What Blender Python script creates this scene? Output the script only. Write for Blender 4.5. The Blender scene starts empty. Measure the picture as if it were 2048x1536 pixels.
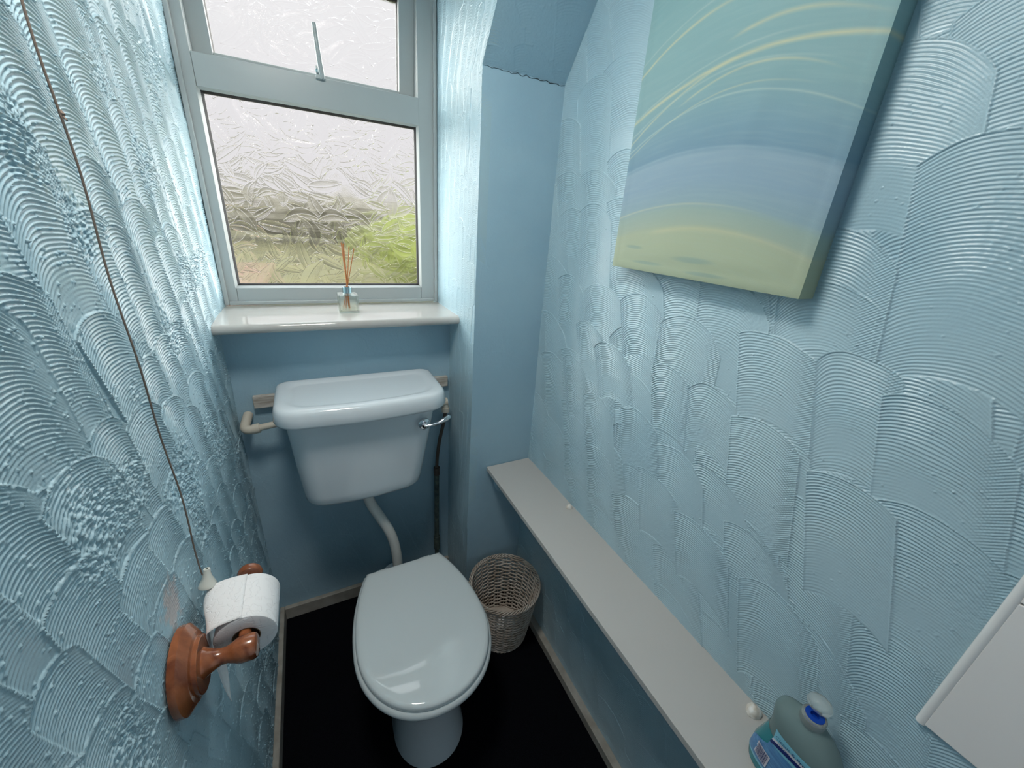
import bpy, bmesh, math, random
import numpy as np
from mathutils import Vector, Matrix
S = bpy.context.scene
COL = S.collection
rng = np.random.default_rng(7)
random.seed(7)
PI = math.pi
sin, cos = math.sin, math.cos

# ------------------------------------------------------------ camera, sky, lamps, exposure
cam_d = bpy.data.cameras.new('camera')
cam = bpy.data.objects.new('camera', cam_d)
COL.objects.link(cam)
S.camera = cam
CAM = Vector((0.25127, -1.37534, 1.55007))
YAW, PIT, ROL = -0.490252596, -0.386448824, 0.0740198653
base = Matrix(((1, 0, 0), (0, 0, -1), (0, 1, 0)))
R3 = Matrix.Rotation(YAW, 3, 'Z') @ base @ Matrix.Rotation(PIT, 3, 'X') @ Matrix.Rotation(ROL, 3, 'Z')
cam.matrix_world = Matrix.Translation(CAM) @ R3.to_4x4()
cam_d.sensor_width = 36.0
cam_d.lens = 781.2155 / 2048 * 36
cam_d.clip_start = 0.02

S.view_settings.view_transform = 'Standard'
S.view_settings.look = 'None'
S.view_settings.gamma = 1
S.view_settings.use_curve_mapping = False
S.view_settings.exposure = 0.0
S.cycles.use_denoising = True
S.cycles.max_bounces = 14
S.cycles.diffuse_bounces = 8
S.cycles.transmission_bounces = 10
S.cycles.transparent_max_bounces = 12
S.cycles.sample_clamp_indirect = 8

SKY_HORIZON, SKY_HIGH, HALL_FILL = 0.80, 3.4, 1.6
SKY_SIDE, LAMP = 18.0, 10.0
w = bpy.data.worlds.new('overcast_sky')
S.world = w
w.use_nodes = True
nt = w.node_tree
nt.nodes.clear()
o_ = nt.nodes.new('ShaderNodeOutputWorld')
bg = nt.nodes.new('ShaderNodeBackground')
tc = nt.nodes.new('ShaderNodeTexCoord')
sp = nt.nodes.new('ShaderNodeSeparateXYZ')
rp = nt.nodes.new('ShaderNodeValToRGB')
nt.links.new(tc.outputs['Generated'], sp.inputs[0])
nt.links.new(sp.outputs['Z'], rp.inputs[0])
# bright sky bands added at both sides, out of view, to light the walls
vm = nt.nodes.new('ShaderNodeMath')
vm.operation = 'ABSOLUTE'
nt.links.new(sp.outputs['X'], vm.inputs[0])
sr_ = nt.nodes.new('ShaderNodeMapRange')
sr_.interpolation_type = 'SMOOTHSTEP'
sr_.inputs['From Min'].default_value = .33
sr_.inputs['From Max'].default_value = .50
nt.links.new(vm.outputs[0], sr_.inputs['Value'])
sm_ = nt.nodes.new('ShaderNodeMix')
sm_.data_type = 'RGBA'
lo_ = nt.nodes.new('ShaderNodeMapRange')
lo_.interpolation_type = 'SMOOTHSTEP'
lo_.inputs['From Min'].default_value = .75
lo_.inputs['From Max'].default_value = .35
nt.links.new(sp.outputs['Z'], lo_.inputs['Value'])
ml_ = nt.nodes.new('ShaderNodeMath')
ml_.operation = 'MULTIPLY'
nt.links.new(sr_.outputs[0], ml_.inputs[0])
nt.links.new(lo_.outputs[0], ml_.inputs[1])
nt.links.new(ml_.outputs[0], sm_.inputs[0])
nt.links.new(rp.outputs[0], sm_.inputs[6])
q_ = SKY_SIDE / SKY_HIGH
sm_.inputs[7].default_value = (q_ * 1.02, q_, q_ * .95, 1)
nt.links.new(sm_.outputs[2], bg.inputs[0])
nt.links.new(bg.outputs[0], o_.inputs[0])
e = rp.color_ramp.elements
k = SKY_HORIZON / SKY_HIGH
e[0].position = 0.0
e[0].color = (k * 1.0, k * .96, k * .98, 1)
e[1].position = 0.17
e[1].color = (k * 1.05, k * 1.02, k * 1.04, 1)
for pos, c in ((.36, (k * 1.15, k * 1.13, k * 1.14, 1)), (.52, (.9, .95, 1, 1)), (1, (1, 1, 1, 1))):
    x = e.new(pos)
    x.color = c
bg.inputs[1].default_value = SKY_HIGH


def area(name, loc, rot, sx, sy, power, col):
    l = bpy.data.lights.new(name, 'AREA')
    l.shape = 'RECTANGLE'
    l.size, l.size_y, l.energy, l.color = sx, sy, power, col
    o = bpy.data.objects.new(name, l)
    o.location = loc
    o.rotation_euler = rot
    COL.objects.link(o)
    return o


# added fill lamp, set in the doorway behind the camera
area('doorway_fill', (0.48, -2.03, 1.1), (PI / 2, 0, 0), .68, 1.8, HALL_FILL, (.93, .97, 1))

lamp_ = area('ceiling_lamp_light', (.22, -.78, 2.27), (0, 0, 0), .28, .28, LAMP, (1, .95, .88))
lamp_.data.shape = 'DISK'


# ------------------------------------------------------------ helpers
class B:
    """collects faces for ONE mesh object"""

    def __init__(s):
        s.v, s.f = [], []

    def add(s, v, f):
        n = len(s.v)
        s.v += [tuple(map(float, p)) for p in v]
        s.f += [tuple(i + n for i in q) for q in f]
        return s

    def box(s, a, b):
        (x0, y0, z0), (x1, y1, z1) = a, b
        return s.add([(x0, y0, z0), (x1, y0, z0), (x1, y1, z0), (x0, y1, z0), (x0, y0, z1), (x1, y0, z1), (x1, y1, z1), (x0, y1, z1)],
                     [(0, 3, 2, 1), (4, 5, 6, 7), (0, 1, 5, 4), (1, 2, 6, 5), (2, 3, 7, 6), (3, 0, 4, 7)])

    def loft(s, rings, cap0=True, cap1=True, closed=True):
        n = len(rings[0])
        v = [p for r in rings for p in r]
        f = []
        m = n if closed else n - 1
        for i in range(len(rings) - 1):
            for j in range(m):
                a, b = i * n + j, i * n + (j + 1) % n
                f.append((a, b, b + n, a + n))
        if cap0:
            f.append(tuple(range(n - 1, -1, -1)))
        if cap1:
            f.append(tuple(range((len(rings) - 1) * n, len(rings) * n)))
        return s.add(v, f)

    def lathe(s, prof, origin=(0, 0, 0), axis=(0, 0, 1), n=48, sx=1.0, sy=1.0, cap0=True, cap1=True):
        q = Vector((0, 0, 1)).rotation_difference(Vector(axis))
        o = Vector(origin)
        rings = []
        for r, z in prof:
            rings.append([o + q @ Vector((r * sx * cos(2 * PI * i / n), r * sy * sin(2 * PI * i / n), z)) for i in range(n)])
        return s.loft(rings, cap0, cap1)

    def tube(s, pts, r, n=12, caps=True, closed=False):
        pts = [Vector(p) for p in pts]
        N = len(pts)
        rr = r if hasattr(r, '__len__') else [r] * N
        rings = []
        up = None
        for i, p in enumerate(pts):
            if closed:
                t = (pts[(i + 1) % N] - pts[i - 1]).normalized()
            else:
                t = (pts[min(i + 1, N - 1)] - pts[max(i - 1, 0)]).normalized()
            if up is None:
                up = Vector((0, 0, 1)) if abs(t.z) < .9 else Vector((1, 0, 0))
            a = (up - t * up.dot(t)).normalized()
            up = a
            b = t.cross(a)
            rings.append([p + (a * cos(2 * PI * j / n) + b * sin(2 * PI * j / n)) * rr[i] for j in range(n)])
        if closed:
            rings.append(rings[0])
            return s.loft(rings, False, False)
        return s.loft(rings, caps, caps)

    def build(s, name, m, parent=None, smooth=True, bevel=0, seg=2, sub=0, angle=40, **tags):
        me = bpy.data.meshes.new(name)
        me.from_pydata(s.v, [], s.f)
        bm = bmesh.new()
        bm.from_mesh(me)
        bmesh.ops.recalc_face_normals(bm, faces=bm.faces)
        bm.to_mesh(me)
        bm.free()
        me.materials.append(m)
        o = bpy.data.objects.new(name, me)
        COL.objects.link(o)
        if parent:
            o.parent = parent
            o.matrix_parent_inverse = Matrix.Translation(-parent.location)
        if smooth:
            me.polygons.foreach_set('use_smooth', [True] * len(me.polygons))
            if angle < 180:
                me.set_sharp_from_angle(angle=math.radians(angle))
        if bevel:
            b = o.modifiers.new('bevel', 'BEVEL')
            b.width, b.segments, b.limit_method, b.angle_limit = bevel, seg, 'ANGLE', math.radians(35)
            b.harden_normals = True
        if sub:
            b = o.modifiers.new('subsurf', 'SUBSURF')
            b.levels = b.render_levels = sub
        tag(o, **tags)
        return o


def tag(o, label=None, cat=None, group=None, kind=None):
    if label: o['label'] = label
    if cat: o['category'] = cat
    if group: o['group'] = group
    if kind: o['kind'] = kind
    return o


def thing(name, loc, label, cat, group=None):
    o = bpy.data.objects.new(name, None)
    o.location = loc
    o.empty_display_size = .03
    COL.objects.link(o)
    return tag(o, label, cat, group)


def catmull(P, n=8, closed=False):
    P = [Vector(p) for p in P]
    out = []
    N = len(P)
    for i in range(N if closed else N - 1):
        g = (lambda k: P[k % N]) if closed else (lambda k: P[min(max(k, 0), N - 1)])
        a, b, c, d = g(i - 1), g(i), g(i + 1), g(i + 2)
        for j in range(n):
            t = j / n
            out.append(.5 * ((2 * b) + (c - a) * t + (2 * a - 5 * b + 4 * c - d) * t * t + (3 * b - a - 3 * c + d) * t ** 3))
    if not closed:
        out.append(P[-1])
    return out


# ------------------------------------------------------------ materials
def mat(name, col=(.8, .8, .8), rough=.5, metal=0, spec=.5, coat=0, trans=0, ior=1.45, alpha=1, sss=0):
    m = bpy.data.materials.new(name)
    m.use_nodes = True
    b = m.node_tree.nodes['Principled BSDF']
    b.inputs['Base Color'].default_value = (*col, 1)
    b.inputs['Roughness'].default_value = rough
    b.inputs['Metallic'].default_value = metal
    b.inputs['Specular IOR Level'].default_value = spec
    b.inputs['Coat Weight'].default_value = coat
    b.inputs['Coat Roughness'].default_value = .08
    b.inputs['Transmission Weight'].default_value = trans
    b.inputs['IOR'].default_value = ior
    b.inputs['Alpha'].default_value = alpha
    return m


def N(m, t, **kw):
    n = m.node_tree.nodes.new(t)
    for k, v in kw.items():
        setattr(n, k, v)
    return n


def L(m, a, b):
    m.node_tree.links.new(a, b)


def noise_col(m, c1, c2, scale=5, detail=6, lo=.35, hi=.65, dist=0, vec=None, stretch=None):
    b = m.node_tree.nodes['Principled BSDF']
    t = N(m, 'ShaderNodeTexCoord')
    n = N(m, 'ShaderNodeTexNoise')
    n.inputs['Scale'].default_value = scale
    n.inputs['Detail'].default_value = detail
    n.inputs['Distortion'].default_value = dist
    src = t.outputs['Object']
    if stretch:
        mp = N(m, 'ShaderNodeMapping')
        mp.inputs['Scale'].default_value = stretch
        L(m, src, mp.inputs[0])
        src = mp.outputs[0]
    L(m, src, n.inputs['Vector'])
    r = N(m, 'ShaderNodeValToRGB')
    r.color_ramp.elements[0].position = lo
    r.color_ramp.elements[1].position = hi
    r.color_ramp.elements[0].color = (*c1, 1)
    r.color_ramp.elements[1].color = (*c2, 1)
    L(m, n.outputs[0], r.inputs[0])
    L(m, r.outputs[0], b.inputs['Base Color'])
    return r


def noise_bump(m, scale, dist, strength=1, detail=4, stretch=None):
    b = m.node_tree.nodes['Principled BSDF']
    t = N(m, 'ShaderNodeTexCoord')
    n = N(m, 'ShaderNodeTexNoise')
    n.inputs['Scale'].default_value = scale
    n.inputs['Detail'].default_value = detail
    src = t.outputs['Object']
    if stretch:
        mp = N(m, 'ShaderNodeMapping')
        mp.inputs['Scale'].default_value = stretch
        L(m, src, mp.inputs[0])
        src = mp.outputs[0]
    L(m, src, n.inputs['Vector'])
    u = N(m, 'ShaderNodeBump')
    u.inputs['Strength'].default_value = strength
    u.inputs['Distance'].default_value = dist
    L(m, n.outputs[0], u.inputs['Height'])
    if b.inputs['Normal'].links:
        L(m, b.inputs['Normal'].links[0].from_socket, u.inputs['Normal'])
    L(m, u.outputs[0], b.inputs['Normal'])
    return u


M = {}
M['paint'] = mat('blue_silk_paint', rough=.27, spec=.5)
noise_col(M['paint'], (.345, .50, .575), (.415, .555, .61), 3.5, 4, .3, .7)
noise_bump(M['paint'], 260, .0006, .5, 5)
noise_bump(M['paint'], 40, .0015, .35, 3)
M['paint_flat'] = mat('blue_wall_paint', rough=.45, spec=.4)
noise_col(M['paint_flat'], (.31, .47, .57), (.35, .51, .60), 4, 4)
noise_bump(M['paint_flat'], 180, .0008, .6, 5)
noise_bump(M['paint_flat'], 18, .004, .35, 3)
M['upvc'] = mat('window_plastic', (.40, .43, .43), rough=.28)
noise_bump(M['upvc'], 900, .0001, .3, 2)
M['sill'] = mat('sill_gloss', (.47, .455, .43), rough=.05, coat=.5)
noise_bump(M['sill'], 30, .0004, .06, 2)
M['gasket'] = mat('black_gasket', (.012, .012, .014), rough=.5)
M['china'] = mat('vitreous_china', (.70, .75, .78), rough=.09, coat=.4)
noise_bump(M['china'], 14, .0012, .12, 1)
M['seat'] = mat('seat_plastic', (.66, .72, .73), rough=.03, coat=.3)
M['chrome'] = mat('chrome', (.75, .77, .8), rough=.1, metal=1)
M['plastic_pipe'] = mat('cream_plastic_pipe', (.58, .54, .46), rough=.4)
noise_bump(M['plastic_pipe'], 120, .0006, .5, 4)
M['flush'] = mat('white_flush_pipe', (.62, .63, .60), rough=.35)
M['hose'] = mat('braided_hose', (.07, .055, .045), rough=.5)
M['copper'] = mat('painted_copper', (.06, .085, .08), rough=.6)
noise_col(M['copper'], (.04, .06, .06), (.10, .13, .11), 40)
M['batten'] = mat('batten_wood', rough=.6)
noise_col(M['batten'], (.36, .32, .27), (.56, .53, .48), 30, 6, stretch=(1, 8, 8))
noise_bump(M['batten'], 80, .001, .6)
M['base'] = mat('skirting_paint', rough=.5)
noise_col(M['base'], (.30, .28, .24), (.42, .40, .36), 18, 6)
noise_bump(M['base'], 60, .001, .5)
M['ledge'] = mat('ledge_board_paint', (.50, .485, .46), rough=.42)
noise_bump(M['ledge'], 260, .0004, .5)
M['ledge_side'] = M['ledge']
M['carpet'] = mat('black_carpet', rough=1, spec=.05)
noise_col(M['carpet'], (.0022, .0026, .0045), (.009, .010, .014), 500, 3)
noise_bump(M['carpet'], 700, .004, 1)
M['wood'] = mat('varnished_wood', rough=.22, coat=.6)
noise_col(M['wood'], (.13, .032, .012), (.36, .12, .045), 30, 8, .3, .7, 1.2, stretch=(1, 1, .35))
M['paper'] = mat('toilet_paper', (.84, .83, .83), rough=.95, spec=.1)
M['card'] = mat('cardboard_tube', (.25, .17, .11), rough=.9)
M['cord'] = mat('grey_cord', (.20, .15, .12), rough=.8)
noise_bump(M['cord'], 800, .001, 1)
M['knob'] = mat('cream_knob', (.66, .66, .60), rough=.35)
M['wicker'] = mat('white_wicker', rough=.55)
noise_col(M['wicker'], (.40, .33, .27), (.62, .56, .50), 25, 4)
M['shell'] = mat('white_shell', rough=.35)
noise_col(M['shell'], (.62, .55, .46), (.82, .80, .76), 90, 4)
M['tile'] = mat('white_tile', (.80, .77, .745), rough=.2)
noise_bump(M['tile'], 8, .003, .15, 1)
M['trim'] = mat('white_trim', (.78, .77, .75), rough=.25)
M['reed'] = mat('rattan_reed', (.42, .14, .035), rough=.6)
M['cap'] = mat('blue_cap_ring', (.004, .05, .36), rough=.25)
M['silver'] = mat('silver_collar', (.62, .74, .76), rough=.15, metal=1)
M['frost'] = mat('clear_plastic', (.82, .86, .84), rough=.18, trans=.8, ior=1.25)


def clear_glass(name, col, fac, rough=.02, ior=1.2):
    m = bpy.data.materials.new(name)
    m.use_nodes = True
    m.node_tree.nodes.clear()
    out = N(m, 'ShaderNodeOutputMaterial')
    mx = N(m, 'ShaderNodeMixShader')
    mx.inputs[0].default_value = fac
    tr = N(m, 'ShaderNodeBsdfTransparent')
    tr.inputs[0].default_value = (*col, 1)
    gl = N(m, 'ShaderNodeBsdfGlass')
    gl.inputs['Color'].default_value = (*col, 1)
    gl.inputs['Roughness'].default_value = rough
    gl.inputs['IOR'].default_value = ior
    L(m, tr.outputs[0], mx.inputs[1])
    L(m, gl.outputs[0], mx.inputs[2])
    L(m, mx.outputs[0], out.inputs[0])
    return m


M['bottle_glass'] = clear_glass('bottle_glass', (.97, .99, .98), .6, .01, 1.35)
M['oil'] = clear_glass('diffuser_oil', (.99, .97, .93), .3, .02, 1.15)


def pane_material(name, fac):
    # relief face: part of the light goes straight through, the rest is bent by the leaf relief; back face is plain
    m = bpy.data.materials.new(name)
    m.use_nodes = True
    m.node_tree.nodes.clear()
    out = N(m, 'ShaderNodeOutputMaterial')
    mx = N(m, 'ShaderNodeMixShader')
    mx.inputs[0].default_value = fac
    tr = N(m, 'ShaderNodeBsdfTransparent')
    tr.inputs[0].default_value = (.97, .98, .98, 1)
    gl = N(m, 'ShaderNodeBsdfGlass')
    gl.inputs['Roughness'].default_value = .09
    gl.inputs['IOR'].default_value = 1.5
    t = N(m, 'ShaderNodeTexCoord')
    n = N(m, 'ShaderNodeTexNoise')
    n.inputs['Scale'].default_value = 420
    n.inputs['Detail'].default_value = 3
    L(m, t.outputs['Object'], n.inputs['Vector'])
    u = N(m, 'ShaderNodeBump')
    u.inputs['Strength'].default_value = .5
    u.inputs['Distance'].default_value = .0006
    L(m, n.outputs[0], u.inputs['Height'])
    L(m, u.outputs[0], gl.inputs['Normal'])
    L(m, tr.outputs[0], mx.inputs[1])
    L(m, gl.outputs[0], mx.inputs[2])
    L(m, mx.outputs[0], out.inputs[0])
    return m


M['pane'] = pane_material('leaf_pattern_glass', .72)
m = bpy.data.materials.new('pane_back')
m.use_nodes = True
m.node_tree.nodes.clear()
_o = N(m, 'ShaderNodeOutputMaterial')
_t = N(m, 'ShaderNodeBsdfTransparent')
_t.inputs[0].default_value = (.98, .99, .99, 1)
L(m, _t.outputs[0], _o.inputs[0])
M['pane_back'] = m


# the left wall's paint is chipped to pale plaster above the roll holder
M['paint_left'] = M['paint'].copy()
pl_ = M['paint_left']
pb_ = pl_.node_tree.nodes['Principled BSDF']
was = pb_.inputs['Base Color'].links[0].from_socket
tcp = N(pl_, 'ShaderNodeTexCoord')
mpp = N(pl_, 'ShaderNodeMapping')
mpp.inputs['Location'].default_value = (0, .762 / .042, -.962 / .05)
mpp.inputs['Scale'].default_value = (0, 1 / .042, 1 / .05)
L(pl_, tcp.outputs['Object'], mpp.inputs[0])
vl = N(pl_, 'ShaderNodeVectorMath', operation='LENGTH')
L(pl_, mpp.outputs[0], vl.inputs[0])
npn = N(pl_, 'ShaderNodeTexNoise')
npn.inputs['Scale'].default_value = 60
npn.inputs['Detail'].default_value = 6
L(pl_, tcp.outputs['Object'], npn.inputs['Vector'])
sm = N(pl_, 'ShaderNodeMath', operation='MULTIPLY_ADD')
L(pl_, npn.outputs[0], sm.inputs[0])
sm.inputs[1].default_value = 2.2
L(pl_, vl.outputs['Value'], sm.inputs[2])
mrp = N(pl_, 'ShaderNodeMapRange')
mrp.inputs['From Min'].default_value = 2.05
mrp.inputs['From Max'].default_value = 1.55
L(pl_, sm.outputs[0], mrp.inputs['Value'])
mxp = N(pl_, 'ShaderNodeMix', data_type='RGBA')
L(pl_, mrp.outputs[0], mxp.inputs[0])
L(pl_, was, mxp.inputs[6])
mxp.inputs[7].default_value = (.55, .50, .49, 1)
L(pl_, mxp.outputs[2], pb_.inputs['Base Color'])


# ------------------------------------------------------------ combed plaster relief
def lowfreq(h, w_, cells_h, cells_w, rg):
    g = rg.random((cells_h + 2, cells_w + 2))
    y = np.linspace(0, cells_h, h)
    x = np.linspace(0, cells_w, w_)
    yi, xi = np.floor(y).astype(int), np.floor(x).astype(int)
    fy, fx = y - yi, x - xi
    fy, fx = fy * fy * (3 - 2 * fy), fx * fx * (3 - 2 * fx)
    a = g[np.ix_(yi, xi)] * (1 - fx) + g[np.ix_(yi, xi + 1)] * fx
    b = g[np.ix_(yi + 1, xi)] * (1 - fx) + g[np.ix_(yi + 1, xi + 1)] * fx
    return a * (1 - fy)[:, None] + b * fy[:, None]


def sstep(a, b, x):
    t = np.clip((x - a) / (b - a), 0, 1)
    return t * t * (3 - 2 * t)


def comb_relief(U, V, res, seed, amp=.0011, colw=.13, seglen=.15, spacing=.0049, first=None, lean=.3, blobs=1.0, rough=1.0, wave=.003):
    """height map of overlapping combed strokes: leaning columns of arches, each lower stroke laid over the one above"""
    rg = np.random.default_rng(seed)
    w_, h = int(U / res) + 1, int(V / res) + 1
    u = np.linspace(0, U, w_)
    v = np.linspace(0, V, h)
    H = np.zeros((h, w_))
    wob = (lowfreq(h, w_, int(V / .05) + 1, int(U / .05) + 1, rg) - .5) * .008
    ampn = lowfreq(h, w_, int(V / .09) + 1, int(U / .09) + 1, rg)
    strokes = []
    x = -lean * V - colw
    cols = []
    while x < U + colw:
        cw = colw * (.75 + .5 * rg.random())
        cols.append((x, cw))
        x += cw
    rg.shuffle(cols)
    for x, cw in cols:
        z = V + .1 + rg.random() * seglen
        while z > -.1:
            ln = seglen * (.55 + .9 * rg.random())
            strokes.append((x + (rg.random() - .5) * .016 + lean * (V - z), z, cw * (1.05 + .35 * rg.random()), ln + .05, lean + .25 * (rg.random() - .5), rg.random()))
            z -= ln
    strokes.sort(key=lambda q: -q[1] + .12 * rg.random())
    if first:
        strokes += sorted([(*q, rg.random()) for q in first], key=lambda q: -q[1])
    for (x0, zt, cw, ln, le, q) in strokes:
        a, b = np.searchsorted(u, [x0 - .03, x0 + cw + abs(le) * (ln + cw) + .03])
        c, d = np.searchsorted(v, [zt - ln - cw, zt + cw * .5])
        if b - a < 3 or d - c < 3:
            continue
        uu = u[a:b][None, :]
        vv = v[c:d][:, None]
        s = (uu - x0 - le * (zt - vv)) / cw
        Rr = cw * (.60 + .25 * q)
        s0 = .42 + .25 * (q * 7 % 1 - .5)
        t = np.clip((s - s0) * cw / Rr, -.97, .97)
        e0 = np.sqrt(1 - min(abs(s0 * cw / Rr), .97) ** 2)
        arch = Rr * (np.sqrt(1 - t * t) - e0)
        lv = (vv - zt) - arch + wob[c:d, a:b]
        inside = (s > 0) & (s < 1) & (lv < 0) & (lv > -ln)
        rid = (.5 + .5 * np.cos(2 * PI * lv / spacing)) ** 1.3
        depth = -lv / ln
        am = amp * (.6 + .8 * ampn[c:d, a:b]) * (1 - .7 * sstep(.5, .95, depth) * (q > .4))
        blob = np.exp(-(((s - .35) / .33) ** 2 + ((depth - .75) / .22) ** 2)) * blobs * (q * 13 % 1 > .35)
        am = am * (1 - .92 * blob)
        edge = amp * .9 * np.exp(-(lv / .0016) ** 2) + amp * 1.1 * np.exp(-(s * cw / .0016) ** 2) + amp * .8 * np.exp(-((s - 1) * cw / .0016) ** 2)
        steep = sstep(.70, .92, s)
        chat = amp * .5 * steep * np.cos(2 * PI * (vv - .8 * uu) / .0047 + q) * (q * 5 % 1 > .4)
        hh = am * rid * (1 - .35 * steep) + edge + chat + amp * .8 * (q - .5) + amp * .8 * s
        blk = H[c:d, a:b]
        blk[inside] = (hh + 0 * blk)[inside]
    crumb = np.zeros_like(H)
    n = int(U * V * 2200 * rough)
    ii, jj = rg.integers(1, h - 1, n), rg.integers(1, w_ - 1, n)
    crumb[ii, jj] = amp * (.5 + rg.random(n))
    k = crumb
    k = k + .5 * (np.roll(k, 1, 0) + np.roll(k, -1, 0) + np.roll(k, 1, 1) + np.roll(k, -1, 1))
    H += k
    # patches where the plaster dragged and stayed ragged
    rag = sstep(.62, .80, lowfreq(h, w_, int(V / .11) + 1, int(U / .11) + 1, rg)) * rough
    H += rag * amp * 1.3 * (lowfreq(h, w_, int(V / .004) + 1, int(U / .004) + 1, rg) - .5)
    H = .6 * H + .1 * (np.roll(H, 1, 0) + np.roll(H, -1, 0) + np.roll(H, 1, 1) + np.roll(H, -1, 1))
    H += (lowfreq(h, w_, int(V / .15) + 1, int(U / .15) + 1, rg) - .5) * wave
    return H


def relief_wall(name, H, fn, nrm, m, thick=.05, **tags):
    """fn(s,t)->point for s,t arrays in 0..1; the relief stands proud along nrm; closed at the back"""
    h, w_ = H.shape
    s, t = np.meshgrid(np.linspace(0, 1, w_), np.linspace(0, 1, h))
    P = fn(s, t)  # h,w,3
    nrm = np.array(nrm, float)
    nrm /= np.linalg.norm(nrm)
    P = P + H[..., None] * nrm
    back = P[[0, 0, -1, -1], [0, -1, -1, 0]] - thick * nrm
    co = np.concatenate([P.reshape(-1, 3), back])
    i = np.arange(h * w_).reshape(h, w_)
    q = np.stack([i[:-1, :-1], i[:-1, 1:], i[1:, 1:], i[1:, :-1]], -1).reshape(-1, 4)
    # orientation
    e1, e2 = P[0, -1] - P[0, 0], P[-1, 0] - P[0, 0]
    rev = np.dot(np.cross(e1, e2), nrm) < 0
    if rev:
        q = q[:, ::-1]
    n0 = h * w_
    a, b, c, d = n0, n0 + 1, n0 + 2, n0 + 3
    big = [[a, b, c, d] if rev else [d, c, b, a]]
    skirts = [list(i[0, :]) + [b, a], list(i[:, -1]) + [c, b], list(i[-1, ::-1]) + [d, c], list(i[::-1, 0]) + [a, d]]
    if not rev:
        skirts = [x[::-1] for x in skirts]
    polys = big + skirts
    loops = np.concatenate([q.reshape(-1)] + [np.array(x) for x in polys])
    tot = np.concatenate([np.full(len(q), 4), np.array([len(x) for x in polys])])
    start = np.concatenate([[0], np.cumsum(tot)[:-1]])
    me = bpy.data.meshes.new(name)
    me.vertices.add(len(co))
    me.vertices.foreach_set('co', co.reshape(-1))
    me.loops.add(len(loops))
    me.loops.foreach_set('vertex_index', loops)
    me.polygons.add(len(tot))
    me.polygons.foreach_set('loop_start', start)
    me.polygons.foreach_set('loop_total', tot)
    sm = np.ones(len(tot), bool)
    sm[-len(polys):] = False
    me.polygons.foreach_set('use_smooth', sm)
    me.update(calc_edges=True)
    sh = me.attributes.new('sharp_edge', 'BOOLEAN', 'EDGE')
    ev = np.zeros(len(me.edges) * 2, dtype=np.int64)
    me.edges.foreach_get('vertices', ev)
    ev = ev.reshape(-1, 2)
    border = np.zeros(len(co), bool)
    border[i[0]] = border[i[-1]] = border[i[:, 0]] = border[i[:, -1]] = True
    border[n0:] = True
    both = border[ev].all(1)
    sh.data.foreach_set('value', both)
    me.materials.append(m)
    o = bpy.data.objects.new(name, me)
    COL.objects.link(o)
    tag(o, **tags)
    return o


W1, W2, W3 = .705, .953, .943        # niche right side, right wall, boxed wall below the ledge
Y0, YW = -.243, .160                 # panel plane, window plane
ZL, WL = .701, .18                   # ledge
ZS, SA = 1.919, .6578                # where the sloped ceiling starts, and its lean
ZC = 2.38
YB = -1.95
ZSILL = 1.243

ST = dict(kind='structure')
tan = math.tan(SA)


def plane(o, a, b):
    o, a, b = map(np.array, (o, a, b))
    return lambda s, t: o + s[..., None] * a + t[..., None] * b


# left wall: only the part the photo shows gets the fine mesh, all of one piece
LH = 2.25
# the hall end of the side walls is plain
Hl = comb_relief(1.45, LH, .00125, 11, amp=.0024, colw=.10, seglen=.15, spacing=.0054, lean=.30, rough=1.6)
relief_wall('wall_left', Hl, plane((0, -1.27, 0), (0, 1.45, 0), (0, 0, LH)), (1, 0, 0), M['paint_left'], **ST)
B().box((-.05, YB, 0), (.0, -1.27, ZC)).box((-.05, -1.27, LH), (0, .2, ZC)).build('wall_left', M['paint_flat'], smooth=False, **ST)


# strokes of the right wall as the photograph shows them: (y and z of the top left corner, width, length, lean)
UR = 1.19
RW = [(-.70, 1.70, .15, .18, .2), (-.85, 1.74, .15, .2, .2), (-.98, 1.78, .15, .22, .2), (-.97, 1.56, .15, .16, .15), (-1.08, 1.80, .17, .2, .2), (-1.10, 1.655, .18, .28, .17), (-1.1646, 1.3626, .135, .15, .25), (-1.208, 1.216, .15, .2, .25),
      (-1.24, 1.62, .2, .3, .2), (-.83, 1.47, .15, .2, .15), (-.985, 1.463, .14, .10, .2), (-.939, 1.392, .135, .15, .25), (-.969, 1.24, .13, .2, .22), (-1.073, 1.381, .11, .18, .28), (-1.118, 1.205, .12, .2, .3),
      (-.7516, 1.366, .163, .13, .05), (-.756, 1.2616, .105, .15, .25), (-.862, 1.25, .12, .14, .2), (-.61, 1.392, .145, .14, .33), (-.537, 1.240, .148, .14, .42), (-.44, 1.29, .12, .16, .4), (-.39, 1.16, .13, .18, .4),
      (-.68, 1.12, .13, .15, .3), (-.52, 1.09, .14, .15, .3), (-.82, 1.09, .13, .15, .3), (-.919, 1.093, .135, .13, .3), (-.91, .96, .14, .15, .3), (-1.02, 1.02, .14, .14, .3), (-.78, 1.00, .14, .16, .3), (-1.08, .93, .15, .2, .3)]
first_r = [(Y0 - y, z - .66, wd, ln, le) for y, z, wd, ln, le in RW]
Hr = comb_relief(UR, 1.60, .0011, 5, amp=.0017, colw=.13, seglen=.15, spacing=.0049, lean=.28, first=first_r, blobs=1, rough=.3)
relief_wall('wall_right', Hr, plane((W2, Y0, .66), (0, -UR, 0), (0, 0, 1.60)), (-1, 0, 0), M['paint'], **ST)
B().box((W2, YB, 0), (W2 + .05, Y0 - UR, ZC)).box((W2, Y0 - UR, 0), (W2 + .05, Y0, .66)).box((W2, Y0 - UR, 2.26), (W2 + .05, Y0, ZC)).build('wall_right', M['paint_flat'], smooth=False, **ST)
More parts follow.
